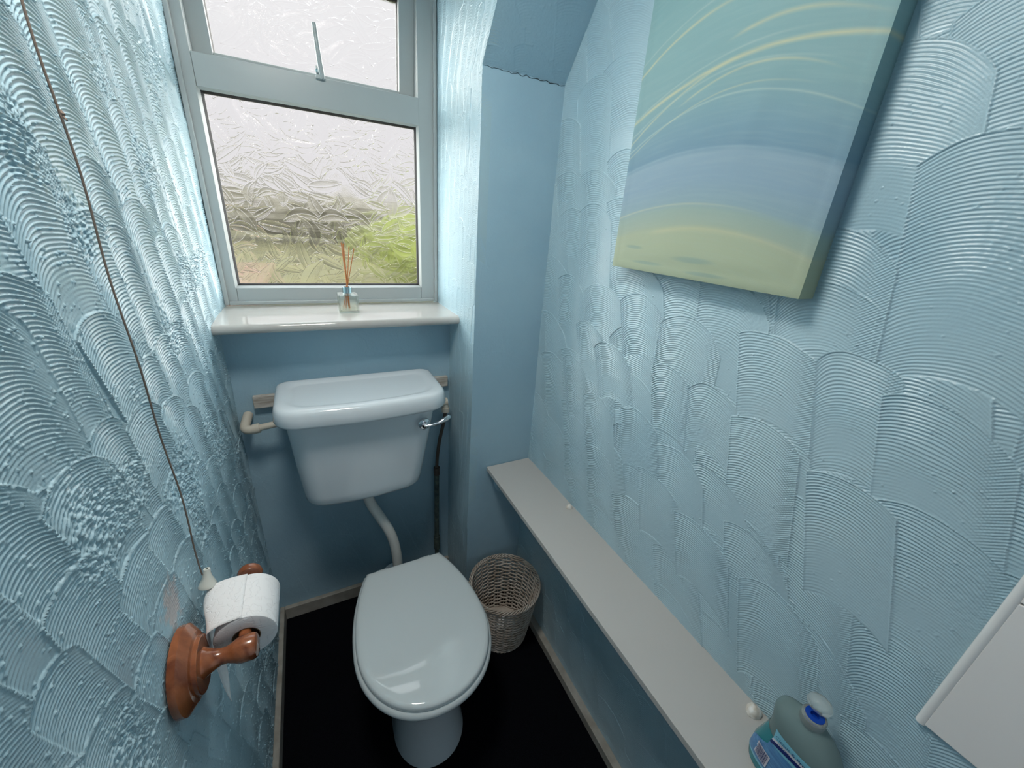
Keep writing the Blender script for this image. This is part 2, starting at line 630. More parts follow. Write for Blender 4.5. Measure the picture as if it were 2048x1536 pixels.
# wall below the ledge
Hx = comb_relief(1.3, .68, .0016, 21, amp=.0011, colw=.09, seglen=.11, spacing=.0056, blobs=1.3, rough=.2)
relief_wall('wall_right', Hx, plane((W3, Y0, 0), (0, -1.3, 0), (0, 0, .68)), (-1, 0, 0), M['paint'], thick=.009, **ST)
# panel between niche and right wall
Hp = comb_relief(W2 - W1, ZS, .002, 31, amp=.0003, colw=.11, seglen=.15, spacing=.0056, blobs=.4, rough=.2, wave=.001)
relief_wall('wall_back', Hp, plane((W1, Y0, 0), (W2 - W1, 0, 0), (0, 0, ZS)), (0, -1, 0), M['paint_flat'], thick=.04, **ST)
# sloped ceiling piece above the panel
sl = (ZC - ZS) / cos(SA)
Hs = comb_relief(W2 - W1, sl, .002, 32, amp=.0007, colw=.11, seglen=.15, spacing=.0056, blobs=.4, rough=.2, wave=.001)
relief_wall('ceiling_slope', Hs, plane((W1, Y0, ZS), (W2 - W1, 0, 0), (0, -sl * sin(SA), sl * cos(SA))), (0, -cos(SA), -sin(SA)), M['paint_flat'], thick=.04, **ST)
# right side of the niche (reveal)
Hv = comb_relief(.60, ZC, .0016, 41, amp=.0011, colw=.055, seglen=.12, spacing=.0052, lean=-.05, blobs=.8, rough=.5, wave=.0015)


kz = int(round(ZS / ZC * (Hv.shape[0] - 1)))


def reveal(za, zb):
    def fn(s, t):
        z = za + t * (zb - za)
        yf = np.where(z <= ZS, Y0, Y0 - (z - ZS) * tan)
        yb = YW + .06
        return np.stack([np.full_like(z, W1), yb + (yf - yb) * s, z], -1)
    return fn


relief_wall('wall_niche', Hv[:kz + 1], reveal(0, ZS), (-1, 0, 0), M['paint'], thick=.03, **ST)
relief_wall('wall_niche', Hv[kz:], reveal(ZS, ZC), (-1, 0, 0), M['paint'], thick=.03, **ST)
# wall behind the cistern
Hb = comb_relief(W1, 1.22, .002, 51, amp=.0004, colw=.12, seglen=.2, spacing=.006, blobs=1.6, rough=.6, wave=.004)
relief_wall('wall_back', Hb, plane((0, 0, 0), (W1, 0, 0), (0, 0, 1.21)), (0, -1, 0), M['paint_flat'], thick=.2, **ST)
B().box((-.05, -.002, 2.28), (W1 + .03, .22, ZC)).build('wall_back', M['paint_flat'], smooth=False, **ST)
M['ceil'] = mat('ceiling_white', (.72, .73, .72), rough=.8)
B().box((-.05, YB, ZC), (W2 + .05, .22, ZC + .05)).build('ceiling', M['ceil'], smooth=False, **ST)
B().box((-.05, YB, -.05), (W2 + .05, .05, 0)).build('floor', M['carpet'], smooth=False, **ST)

B().box((W1 + .028, Y0 + .01, 0), (W2 + .05, .22, ZC)).build('wall_back', M['paint_flat'], smooth=False, **ST)  # unseen filler block added behind the panel to stop sky light leaking in
# wall behind the camera with its open doorway and the hall beyond
B().box((-.05, YB - .1, 0), (.12, YB, ZC)).box((.84, YB - .1, 0), (W2 + .05, YB, ZC)).box((.12, YB - .1, 2.03), (.84, YB, ZC)).build('wall_front', M['paint_flat'], smooth=False, **ST)
B().box((-.6, YB - .95, 0), (1.6, YB - .9, ZC)).box((-.65, YB - .95, 0), (-.6, YB - .05, ZC)).box((1.6, YB - .95, 0), (1.65, YB - .05, ZC)).build('wall_hall', M['paint_flat'], smooth=False, **ST)
B().box((-.65, YB - .95, -.05), (1.65, YB, 0)).build('floor', M['carpet'], smooth=False, **ST)
B().box((-.65, YB - .95, ZC), (1.65, YB, ZC + .05)).build('ceiling', M['paint_flat'], smooth=False, **ST)
B().box((-.65, YB - .1, 0), (-.05, YB - .05, ZC)).box((W2 + .05, YB - .1, 0), (1.65, YB - .05, ZC)).build('wall_hall', M['paint_flat'], smooth=False, **ST)

# hairline crack along the fold of the ceiling
cr = [(W1 + (W2 - W1) * i / 40, Y0 - .0012, ZS + .004 * sin(i * 1.3) * random.random() - .002) for i in range(41)]
M['crack'] = mat('ceiling_crack', (.03, .045, .055), rough=.9)
B().tube(cr, [.0004 + .0009 * random.random() * (i / 40) for i in range(41)], 5).build('crack_1', M['crack'], **ST)

# skirting boards
B().box((.001, -1.9, 0), (.019, -.001, .058)).build('baseboard_left', M['base'], bevel=.003, **ST)
B().box((.019, -.019, 0), (W1 - .001, -.001, .058)).build('baseboard_back', M['base'], bevel=.003, **ST)
B().box((W3 - .026, -1.55, 0), (W3 - .0005, Y0 - .001, .036)).build('baseboard_right', M['base'], bevel=.002, **ST)

# ------------------------------------------------------------ ledge board along the right wall
B().box((W2 - WL, -1.6, ZL - .016), (W2 + .004, Y0 - .002, ZL)).build(
    'ledge_board', M['ledge'], bevel=.0012, label='long off-white boxing shelf board running low along the right wall', cat='shelf')

# ------------------------------------------------------------ window
def leaf_relief(U, V, res, seed, up=False):
    rg = np.random.default_rng(seed)
    w_, h = int(U / res) + 1, int(V / res) + 1
    u = np.linspace(0, U, w_)
    v = np.linspace(0, V, h)
    H = (lowfreq(h, w_, int(V / .02), int(U / .02), rg) - .5) * .0008
    n = int(U * V * 1300)
    for _ in range(n):
        cx, cy = rg.random() * U, rg.random() * V
        ln = .032 + .030 * rg.random()
        wd = ln * (.24 + .16 * rg.random())
        an = (rg.random() - .5) * 1.5 + (.4 if rg.random() < .5 else -.5)
        if rg.random() < .25:
            an += PI / 2
        bend = (rg.random() - .5) * .9
        a, b = np.searchsorted(u, [cx - ln, cx + ln])
        c, d = np.searchsorted(v, [cy - ln, cy + ln])
        if b - a < 3 or d - c < 3:
            continue
        X = u[a:b][None, :] - cx
        Y = v[c:d][:, None] - cy
        p = (X * cos(an) + Y * sin(an)) / ln
        q = (-X * sin(an) + Y * cos(an)) - bend * ln * (p * p - .3)
        prof = wd * np.clip(1 - p * p, 0, 1) ** .8 * (1 - .25 * p)
        ins = (abs(q) < prof) & (abs(p) < 1)
        rel = np.where(prof > 1e-5, abs(q) / np.maximum(prof, 1e-5), 1)
        dome = .0021 * np.sqrt(np.clip(1 - rel ** 2, 0, 1)) * np.clip(prof / wd * 1.5, 0, 1)
        rib = -.0008 * np.exp(-(q / .0012) ** 2)
        veins = .00012 * np.cos(2 * PI * (p * ln - abs(q) * .9) / .004)
        rim = .0016 * np.exp(-((rel - 1) * prof / .0008) ** 2)
        blk = H[c:d, a:b]
        blk[ins] = (dome + rib + veins + rim - .0003)[ins]
    H = .4 * H + .15 * (np.roll(H, 1, 0) + np.roll(H, -1, 0) + np.roll(H, 1, 1) + np.roll(H, -1, 1))
    H[:2] = H[-2:] = 0
    H[:, :2] = H[:, -2:] = 0
    return H


def pane(name, x0, x1, z0, z1, y, seed, parent, tilt=0, zt=0):
    H = leaf_relief(x1 - x0, z1 - z0, .00075, seed)

    def fn(s, t):
        z = z0 + t * (z1 - z0)
        return np.stack([x0 + s * (x1 - x0), y + (zt - z) * math.tan(tilt), z], -1)
    o = relief_wall(name, H, fn, (0, -1, 0), M['pane'], thick=.003)
    o.data.materials.append(M['pane_back'])
    mi = np.zeros(len(o.data.polygons), dtype=np.int32)
    mi[-5:] = 1
    o.data.polygons.foreach_set('material_index', mi)
    o.parent = parent
    return o


win = bpy.data.objects.new('window_1', None)
COL.objects.link(win)
tag(win, kind='structure')
FX0, FX1, FZ0, FZ1 = .0, W1, 1.247, 2.28
GX0, GX1, GZ0, GZ1 = .047, .634, 1.310, 1.831     # lower glass
TZ0, TZ1 = 1.840, 1.915                           # transom rail


def rail(b, x0, z0, x1, z1, y0=YW, d=.06, ch=.006, sides=''):
    """a frame bar with a sloped glazing bead on the named sides"""
    b.box((x0, y0, z0), (x1, y0 + d, z1))


fb = B()
fb.box((FX0 + .002, YW, FZ0), (GX0 - .006, YW + .06, FZ1))
fb.box((GX1 + .006, YW, FZ0), (FX1 - .002, YW + .06, FZ1))
fb.box((GX0 - .006, YW, FZ0), (GX1 + .006, YW + .06, GZ0 - .008))
fb.box((GX0 - .006, YW, 2.225), (GX1 + .006, YW + .06, FZ1))
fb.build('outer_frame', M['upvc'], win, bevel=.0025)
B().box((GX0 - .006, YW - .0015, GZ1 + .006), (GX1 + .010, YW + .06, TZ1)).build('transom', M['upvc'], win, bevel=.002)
# raised lip round the outside of the frame and rib above the sill
lp = B()
lp.box((.003, YW - .010, FZ0), (.016, YW + .002, FZ1)).box((W1 - .014, YW - .010, FZ0), (W1 - .002, YW + .002, FZ1)).box((.016, YW - .010, FZ0), (W1 - .014, YW + .002, FZ0 + .012))
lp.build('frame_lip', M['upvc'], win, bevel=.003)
# glazing bead: bevelled strips sloping in to the glass
bd = B()


def bead(b, x0, z0, x1, z1, y, w_=.008, d=.012, tilt=lambda z: 0):
    o = [(x0, z0), (x1, z0), (x1, z1), (x0, z1)]
    i = [(x0 + w_, z0 + w_), (x1 - w_, z0 + w_), (x1 - w_, z1 - w_), (x0 + w_, z1 - w_)]
    r = [[(p[0], y + tilt(p[1]), p[1]) for p in o], [(p[0], y + d + tilt(p[1]), p[1]) for p in i], [(p[0], y + d + .01 + tilt(p[1]), p[1]) for p in i],
         [(p[0], y + d + .01 + tilt(p[1]), p[1]) for p in o]]
    v = [p for q in r for p in q]
    f = []
    for k_ in range(4):
        for j in range(4):
            f.append((k_ * 4 + j, k_ * 4 + (j + 1) % 4, ((k_ + 1) % 4) * 4 + (j + 1) % 4, ((k_ + 1) % 4) * 4 + j))
    b.add(v, f)


bead(bd, GX0 - .008, GZ0 - .010, GX1 + .008, GZ1 + .008, YW - .001)
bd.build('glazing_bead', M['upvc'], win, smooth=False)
gk = B()
bead(gk, GX0 - .001, GZ0 - .003, GX1 + .001, GZ1 + .001, YW + .0095, w_=.0055, d=.006)
gk.build('gasket', M['gasket'], win, smooth=False)
pane('glass_pane', GX0, GX1, GZ0, GZ1, YW + .022, 3, win)
# opening top sash, hinged at the top and pushed out a little at the bottom
sash = bpy.data.objects.new('opening_sash', None)
COL.objects.link(sash)
sash.parent = win
HZ = 2.215
TILT = math.radians(7.5)


def tl(z):
    return (HZ - z) * math.tan(TILT)


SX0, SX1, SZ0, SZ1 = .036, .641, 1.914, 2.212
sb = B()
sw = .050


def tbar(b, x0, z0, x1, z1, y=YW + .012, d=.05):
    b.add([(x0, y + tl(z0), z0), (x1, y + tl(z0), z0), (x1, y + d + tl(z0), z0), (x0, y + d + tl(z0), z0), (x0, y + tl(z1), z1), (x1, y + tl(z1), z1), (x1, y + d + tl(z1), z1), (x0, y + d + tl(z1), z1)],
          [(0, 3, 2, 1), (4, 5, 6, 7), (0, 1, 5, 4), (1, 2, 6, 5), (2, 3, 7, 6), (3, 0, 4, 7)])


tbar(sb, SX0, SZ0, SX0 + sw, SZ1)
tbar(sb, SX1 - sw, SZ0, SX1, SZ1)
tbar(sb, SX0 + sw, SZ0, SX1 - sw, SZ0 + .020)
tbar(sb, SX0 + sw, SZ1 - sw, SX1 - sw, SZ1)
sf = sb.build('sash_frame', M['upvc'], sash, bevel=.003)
g2 = B()
bead(g2, SX0 + sw - .001, SZ0 + .018, SX1 - sw + .001, SZ1 - sw + .001, YW + .024, w_=.004, d=.006, tilt=tl)
g2.build('sash_gasket', M['gasket'], sash, smooth=False)
pane('sash_pane', SX0 + sw, SX1 - sw, SZ0 + .020, SZ1 - sw, YW + .034, 9, sash, TILT, HZ)
# stay bar standing up from the transom
hb = B()
hb.box((.338, YW - .012, TZ1 - .006), (.360, YW + .03, TZ1 + .004))
hb.box((.340, YW + .0, TZ1), (.358, YW + .012, TZ1 + .028))
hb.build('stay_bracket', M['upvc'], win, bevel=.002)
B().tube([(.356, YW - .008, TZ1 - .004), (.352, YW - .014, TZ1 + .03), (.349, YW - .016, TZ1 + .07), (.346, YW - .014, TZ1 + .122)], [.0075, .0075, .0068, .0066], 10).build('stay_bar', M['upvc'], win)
B().lathe([(.001, 0), (.006, 0), (.006, .004), (.003, .005), (.003, .003), (.0005, .003)], (.345, YW - .001, TZ1 + .014), (0, -1, 0), 20).build('stay_screw', M['silver'], win)
# window board
sl_ = B()
prof = []
for i in range(9):
    a = PI / 2 + PI * i / 8
    prof.append((-.106 + .014 * (1 + cos(a)), ZSILL - .014 + .014 * sin(a)))
pts = [(YW + .01, ZSILL)] + prof + [(YW + .01, ZSILL - .028)]
sl_.loft([[(x, p[0], p[1]) for p in pts] for x in (.0005, W1 + .003)])
sl_.build('window_sill', M['sill'], win, angle=50)

# ------------------------------------------------------------ cistern
CX = .371
cis = thing('toilet_cistern', (CX, -.14, .66), 'white ceramic wall-hung cistern with a lid under the window sill', 'cistern')


def dring(x0, x1, yb, yf, bow, z, rf=.07, rb=.02, n=14):
    """plan outline: flat back, rounded corners, bowed front"""
    P = []
    hw = (x1 - x0) / 2
    cx = (x0 + x1) / 2

    def fy(x):  # front line bow
        return yf - bow * (1 - ((x - cx) / hw) ** 2)
    # back right -> back left corners
    for i in range(7):
        a = PI / 2 * i / 6
        P.append((x1 - rb + rb * sin(PI / 2 - a), yb - rb + rb * cos(PI / 2 - a) if False else yb - rb + rb * sin(a), z))
    for i in range(7):
        a = PI / 2 + PI / 2 * i / 6
        P.append((x0 + rb + rb * cos(a), yb - rb + rb * sin(a), z))
    for i in range(n + 1):
        a = PI + PI / 2 * i / n
        x = x0 + rf + rf * cos(a)
        y = fy(x0 + rf) + rf + rf * sin(a)
        P.append((x, y, z))
    for i in range(1, 16):
        x = x0 + rf + (x1 - x0 - 2 * rf) * i / 16
        P.append((x, fy(x), z))
    for i in range(n + 1):
        a = 1.5 * PI + PI / 2 * i / n
        x = x1 - rf + rf * cos(a)
        y = fy(x0 + rf) + rf + rf * sin(a)
        P.append((x, y, z))
    return P


tk = []
for z, x0, x1, yf in ((.652, .215, .490, -.175), (.655, .188, .516, -.20), (.662, .172, .532, -.218), (.675, .165, .541, -.226), (.70, .1625, .5455, -.229), (.80, .154, .563, -.236), (.90, .147, .580, -.243), (.992, .141, .593, -.249)):
    yb = -.020
    tk.append(dring(x0, x1, yb, yf + .018, .020, z, rf=.062))
B().loft(tk).build('tank', M['china'], cis, angle=60)
ld = []
for z, g in ((.984, .006), (.981, .002), (.983, -.001), (.990, -.004), (1.020, 0), (1.028, .003), (1.0335, .008), (1.036, .016), (1.0365, .026)):
    ld.append(dring(.120 + g, .618 - g, -.018 - g * .5, -.262 + g, .022, z, rf=max(.075 - g * .3, .05), rb=.028))
# recessed step along the top
for z, g in ((1.036, .036), (1.0335, .043), (1.0330, .052)):
    ld.append(dring(.120 + g, .618 - g, -.040 - g * .55, -.262 + g * .85, .022, z, rf=.06, rb=.03))
B().loft(ld).build('cistern_lid', M['china'], cis, angle=60)
lv = B()
lv.lathe([(.0205, 0), (.0205, .006), (.0185, .010), (.0150, .0125), (.011, .014), (.010, .018), (.0, .0195)], (.537, -.248, .930), (-.0, -1, 0), 28, cap1=False)
lv.build('lever_rose', M['chrome'], cis)
lv = B()
lp_ = catmull([(.534, -.266, .930), (.550, -.272, .931), (.580, -.276, .938), (.606, -.272, .947), (.622, -.268, .952)], 6)
lv.tube(lp_, [.0055, .0052, .005, .0047, .0045, .0042, .004, .004, .004, .0045, .005, .0056, .0062, .0068, .0072, .0076, .008, .008, .008, .0078, .0074, .007, .006, .0045, .002][:len(lp_)], 14)
lv.build('flush_lever', M['chrome'], cis)

# pale batten the cistern hangs on
bt = B()
bt.box((.052, -.019, .950), (.692, -.001, .990))
bt.build('wooden_batten', M['batten'], bevel=.0015, label='pale wooden batten fixed to the wall behind the cistern', cat='batten')
# overflow pipe at left
ov = thing('overflow_pipe', (.04, -.05, .905), 'cream plastic overflow pipe with an elbow, left of the cistern', 'pipe')
B().tube([(.045, -.070, .904), (.1455, -.070, .916)], .0105, 20).build('pipe_run', M['plastic_pipe'], ov)
B().tube(catmull([(.030, -.002, .925), (.026, -.035, .916), (.024, -.058, .908), (.032, -.069, .904), (.052, -.071, .9045)], 6), .0140, 20).build('elbow', M['plastic_pipe'], ov)
cl = B().tube([(.046, -.0705, .9042), (.064, -.0703, .906)], .0155, 20)
cl.build('collar', M['plastic_pipe'], ov)
B().tube([(.122, -.070, .913), (.136, -.070, .9145)], .0145, 20).build('collar', M['plastic_pipe'], ov)
# supply valve, hose and riser at right
vp = thing('water_supply_pipe', (.640, -.05, .20), 'cream valve elbow with dark hose and riser, right of the cistern', 'pipe')
B().tube(catmull([(.585, -.060, .905), (.640, -.060, .905), (.662, -.060, .903), (.670, -.060, .893), (.670, -.060, .865)], 6), .0115, 18).build('valve_elbow', M['plastic_pipe'], vp)
for q_ in (((.60, -.06, .905), (.625, -.06, .905), .0155), ((.670, -.060, .880), (.670, -.060, .862), .0150), ((.650, -.060, .905), (.676, -.060, .905), .0150)):
    B().tube(q_[:2], q_[2], 18).build('collar', M['plastic_pipe'], vp)
hs = catmull([(.670, -.060, .866), (.664, -.060, .82), (.650, -.052, .74), (.642, -.045, .66), (.640, -.04, .59)], 8)
B().tube(hs, .0068, 14).build('hose', M['hose'], vp)
B().tube([(.640, -.04, .60), (.640, -.04, .565)], .0125, 12).build('compression_nut', M['hose'], vp)
B().tube([(.640, -.04, .57), (.640, -.036, .21)], .0105, 14).build('riser', M['copper'], vp)
B().tube([(.640, -.036, .23), (.640, -.036, .16)], .0135, 12).tube([(.640, -.036, .17), (.640, -.036, .0)], .009, 12).build('stop_valve', M['copper'], vp)
# flush pipe
fp = thing('flush_pipe', (.35, -.12, .34), 'white curved flush pipe between the cistern and the toilet pan', 'pipe')
B().tube(catmull([(.352, -.125, .651), (.354, -.125, .62), (.366, -.130, .565), (.392, -.140, .505), (.418, -.152, .445), (.434, -.160, .385), (.441, -.170, .32), (.442, -.175, .262)], 8), .0185, 24).build('pipe_run', M['flush'], fp)
B().lathe([(.024, 0), (.024, .012), (.020, .016)], (.352, -.125, .636), (0, 0, 1), 24).build('collar', M['flush'], fp)

# ------------------------------------------------------------ toilet pan
pan = thing('toilet_pan', (.445, -.5, 0), 'white toilet with its lid closed, standing on the black floor', 'toilet')
PC = .4455


def outline(off=0, n=72, yb=-.297, yf=-.778, hb_=.128, hm=.191, ym=-.565, z=.4):
    """egg outline: straight back edge, widest at ym"""
    yb, yf = yb + off, yf - off
    hm, hb_ = hm + off, hb_ + off
    half = []
    m_ = n // 2
    for i in range(m_ + 1):
        t = i / m_
        if t < .5:
            y = yb + (ym - yb) * (t / .5)
            k_ = (y - ym) / (yb - ym)
            x = hm - (hm - hb_) * k_ ** 2.1
        else:
            a = (t - .5) / .5 * PI / 2
            y = ym + (yf - ym) * sin(a)
            x = hm * cos(a) ** .93
        half.append((x, y))
    P = [(PC + x, y, z) for x, y in half] + [(PC - x, y, z) for x, y in half[::-1][1:]]
    return P


def ringset(spec, **kw):
    return [outline(off=o, z=z, **kw) for z, o in spec]


# lid
B().loft(ringset([(.392, -.004), (.391, -.001), (.394, 0), (.400, .0005), (.406, -.001), (.4095, -.005), (.4115, -.012), (.4120, -.025), (.4122, -.07), (.4123, -.11)])).build('toilet_lid', M['seat'], pan, angle=50)
B().loft(ringset([(.366, -.004), (.364, .002), (.368, .007), (.376, .0095), (.384, .008), (.3895, .003), (.391, -.006)])).build('seat', M['seat'], pan, angle=70)
for sx in (-.075, .075):
    B().tube([(PC + sx - .018, -.292, .388), (PC + sx + .018, -.292, .388)], .010, 14).build('seat_hinge', M['seat'], pan)


def bowl_ring(z, yb, yf, hb_, hm, ym):
    return outline(0, yb=yb, yf=yf, hb_=hb_, hm=hm, ym=ym, z=z)


br = [bowl_ring(*a) for a in (
    (0.000, -.43, -.722, .085, .111, -.60),
    (0.012, -.43, -.718, .083, .109, -.60),
    (0.06, -.42, -.700, .080, .104, -.58),
    (0.14, -.40, -.690, .078, .100, -.56),
    (0.20, -.38, -.690, .082, .106, -.56),
    (0.25, -.34, -.704, .092, .126, -.56),
    (0.29, -.31, -.730, .105, .152, -.56),
    (0.32, -.30, -.752, .118, .172, -.56),
    (0.335, -.27, -.764, .125, .181, -.56),
    (0.345, -.26, -.770, .128, .186, -.56),
    (0.358, -.26, -.772, .128, .188, -.56),
    (0.364, -.26, -.768, .126, .184, -.56))]
B().loft(br).build('bowl', M['china'], pan, angle=80)
B().tube(catmull([(PC, -.33, .24), (PC, -.27, .235), (PC - .003, -.22, .232), (PC - .004, -.205, .232)], 5), .030, 24).build('inlet_horn', M['china'], pan)
B().tube(catmull([(PC, -.45, .10), (PC, -.34, .10), (PC, -.22, .095), (PC, -.08, .092), (PC, -.022, .092)], 5), .044, 24).build('outlet', M['china'], pan)

# ------------------------------------------------------------ wicker basket
BC = (.803, -.403)
bk = thing('waste_basket', (BC[0], BC[1], 0), 'round white wicker waste basket between the toilet and the right wall', 'basket')


def brad(z):
    return .097 + (.131 - .097) * (z / .262) ** .9


ws = B()
NS = 24
for i in range(NS):
    a = 2 * PI * i / NS
    ws.tube([(BC[0] + brad(z) * cos(a), BC[1] + brad(z) * sin(a), z) for z in np.linspace(.006, .258, 8)], .0019, 6)
for r in range(29):
    z = .012 + r * .0086
    ph = (r % 2) * PI
    P = []
    for j in range(NS * 4):
        a = 2 * PI * j / (NS * 4)
        rr = brad(z) + .0036 * cos(NS / 2 * a + ph)
        P.append((BC[0] + rr * cos(a), BC[1] + rr * sin(a), z + .0006 * sin(a * 3 + r)))
    ws.tube(P, .0029, 6, closed=True)
ws.build('wicker_weave', M['wicker'], bk, angle=180)
rm = B()
for k_ in range(4):
    P = []
    for j in range(160):
        a = 2 * PI * j / 160
        rr = .133 + .0055 * cos(a * 15 + k_ * PI / 2)
        P.append((BC[0] + rr * cos(a), BC[1] + rr * sin(a), .262 + .0055 * sin(a * 15 + k_ * PI / 2)))
    rm.tube(P, .0024, 6, closed=True)
rm.build('braided_rim', M['wicker'], bk, angle=180)
rb_ = B()
for k_ in range(3):
    P = []
    for j in range(120):
        a = 2 * PI * j / 120
        rr = .099 + .003 * cos(a * 15 + k_ * 2 * PI / 3)
        P.append((BC[0] + rr * cos(a), BC[1] + rr * sin(a), .006 + .003 * sin(a * 15 + k_ * 2 * PI / 3)))
    rb_.tube(P, .0024, 6, closed=True)
rb_.build('braided_foot', M['wicker'], bk, angle=180)
B().lathe([(.0, .004), (.095, .004), (.095, .009), (.0, .010)], (BC[0], BC[1], 0), n=40, cap0=False, cap1=False).build('base', M['wicker'], bk)
# crumpled tissue at the bottom
ts = bmesh.new()
bmesh.ops.create_icosphere(ts, subdivisions=4, radius=.03)
for v in ts.verts:
    n_ = v.co.normalized()
    f_ = .75 + .25 * sin(n_.x * 9 + 2 * n_.z) * cos(n_.y * 11) + .16 * sin(n_.z * 23 + n_.x * 17) + .1 * random.random()
    v.co = n_ * .03 * f_
    v.co.z *= .6
me = bpy.data.meshes.new('crumpled_tissue')
ts.to_mesh(me)
ts.free()
me.materials.append(M['paper'])
o = bpy.data.objects.new('crumpled_tissue', me)
o.location = (BC[0] + .005, BC[1] - .0, .028)
COL.objects.link(o)
tag(o, 'crumpled white tissue at the bottom of the wicker basket', 'tissue')

# ------------------------------------------------------------ light pull cord
pc = thing('light_pull_cord', (.025, -.683, .93), 'brown light pull cord hanging by the left wall with white knob', 'pull cord')
P = []
for i in range(60):
    t = i / 59
    z = 2.37 - (2.37 - .935) * t
    P.append((.025 + .0015 * sin(t * 37), -.684 + .0028 * sin(t * 23 + 1) + .003 * sin(t * 9), z))
B().tube(P, .0013, 8).build('cord', M['cord'], pc)
kn = bmesh.new()
B().tube([(.025, -.683, 1.634), (.0262, -.684, 1.630), (.025, -.684, 1.625)], [.0012, .0030, .0012], 10).tube([(.025, -.683, 1.630), (.030, -.688, 1.624)], .0011, 6).build('cord_knot', M['cord'], pc)
B().lathe([(.0022, .034), (.0050, .034), (.0054, .031), (.0056, .026), (.0075, .018), (.0120, .008), (.0140, .003), (.0140, .001), (.0115, -.001), (.0, -.002)], (.026, -.6835, .905), (.1, .25, 1), 28, cap0=False, cap1=False).build('knob', M['knob'], pc)

# ------------------------------------------------------------ toilet roll holder
PY, PZ = -.812, .872
FYH = -.655
th = thing('toilet_roll_holder', (0, PY, PZ), 'varnished brown wooden toilet roll holder screwed to the left wall', 'toilet roll holder')


def plate(y, name):
    pr = [(.062, 0.0005), (.0645, .002), (.0645, .0115), (.0635, .0125), (.0500, .0225), (.0440, .0238), (.0425, .0250), (.0425, .0295), (.0415, .0305), (.0, .031)]
    B().lathe(pr, (0.005, y, PZ), (1, 0, 0), 72, cap0=True, cap1=False).build(name, M['wood'], th, angle=22)


def arm(y, name):
    pr = [(.024, .030), (.0235, .036), (.019, .042), (.0145, .052), (.0125, .059), (.013, .067), (.0165, .075), (.0195, .081), (.0205, .088), (.0205, .102), (.0185, .107), (.014, .109), (.0, .1095)]
    B().lathe(pr, (0.0, y, PZ), (1, 0, .02), 40, cap1=False).build(name, M['wood'], th)


plate(PY, 'wall_plate')
arm(PY, 'arm')
RC = (.088, .874)
B().tube([(RC[0], PY + .008, RC[1]), (RC[0], -.668, RC[1])], .0095, 20).build('spindle', M['wood'], th)
B().lathe([(.010, 0), (.019, .003), (.0215, .009), (.0195, .016), (.012, .020), (.0, .021)], (RC[0], -.679, RC[1] + .020), (0, 1, 0), 32).build('end_knob', M['wood'], th)
# the roll
rl = thing('toilet_roll', (RC[0], -.73, RC[1] - .012), 'white toilet roll on the wooden holder with a torn sheet hanging', 'toilet roll')
RZ = RC[1] - .010
RR, RI, y1_, y2_ = .046, .021, -.783, -.685
rb2 = B()
q = []
for r, y in ((RI, y1_), (RR - .003, y1_), (RR - .0008, y1_ + .0008), (RR, y1_ + .003), (RR, y2_ - .003), (RR - .003, y2_), (RI, y2_), (RI, y1_)):
    q.append([(RC[0] + r * (1 + .012 * sin(3 * a) + .02 * cos(2 * a + 1) * (r > .03)) * cos(a), y, RZ + r * (1 + .015 * sin(2 * a)) * sin(a)) for a in [2 * PI * j / 64 for j in range(64)]])
rb2.loft(q, False, False)
M['emboss'] = mat('embossed_paper', (.84, .83, .83), rough=.95, spec=.1)
em = M['emboss']
b_ = em.node_tree.nodes['Principled BSDF']
t_ = N(em, 'ShaderNodeTexCoord')
vo = N(em, 'ShaderNodeTexNoise')
vo.inputs['Scale'].default_value = 75
vo.inputs['Detail'].default_value = 1
L(em, t_.outputs['Object'], vo.inputs['Vector'])
mt = N(em, 'ShaderNodeMath', operation='SUBTRACT')
mt.inputs[1].default_value = .5
L(em, vo.outputs[0], mt.inputs[0])
ma = N(em, 'ShaderNodeMath', operation='ABSOLUTE')
L(em, mt.outputs[0], ma.inputs[0])
mr = N(em, 'ShaderNodeMapRange')
mr.inputs['From Max'].default_value = .03
L(em, ma.outputs[0], mr.inputs['Value'])
bu = N(em, 'ShaderNodeBump')
bu.inputs['Strength'].default_value = .5
bu.inputs['Distance'].default_value = .0010
L(em, mr.outputs[0], bu.inputs['Height'])
L(em, bu.outputs[0], b_.inputs['Normal'])
rb2.build('paper_roll', em, rl, angle=50)
B().lathe([(RI + .0002, 0), (RI - .0012, 0), (RI - .0012, .098), (RI + .0002, .098)], (RC[0], y1_, RZ), (0, 1, 0), 48, cap0=False, cap1=False).build('cardboard_core', M['card'], rl)
# hanging sheet: leaves the top of the roll towards the wall and drops to a torn corner
sh = B()
nu, nv = 16, 46
G = []
for iv in range(nv + 1):
    t = iv / nv
    row = []
    for iu in range(nu + 1):
        s = iu / nu
        y = y1_ + .001 + (y2_ - y1_ - .002) * s
        xh = .034 - .012 * s + .003 * sin(5 * s + 1)
        zh = .892 + .004 * sin(4 * s)
        if t < .35:
            f = t / .35
            a = PI / 2 * f
            x = RC[0] - (RC[0] - xh) * sin(a) ** .9
            z = (RZ + RR + .001) - (RZ + RR + .001 - zh) * (1 - cos(a)) + .004 * sin(PI * f) * s
        else:
            tt = (t - .35) / .65
            zb = .700 + .125 * s ** 1.3 + (.0035 * random.random() if iv == nv else 0)
            z = zh + (zb - zh) * tt
            x = xh - .004 * sin(PI * tt) + .003 * sin(8 * s + 4 * tt) * tt + .004 * tt * (1 - s)
            y += .003 * sin(6 * tt + s) + .012 * tt * tt * (1 - s)
        row.append((x, y, z))
    G.append(row)
sh.loft(G, False, False, closed=False)
so = sh.build('hanging_sheet', em, rl, angle=180)
md = so.modifiers.new('solid', 'SOLIDIFY')
md.thickness = .0005

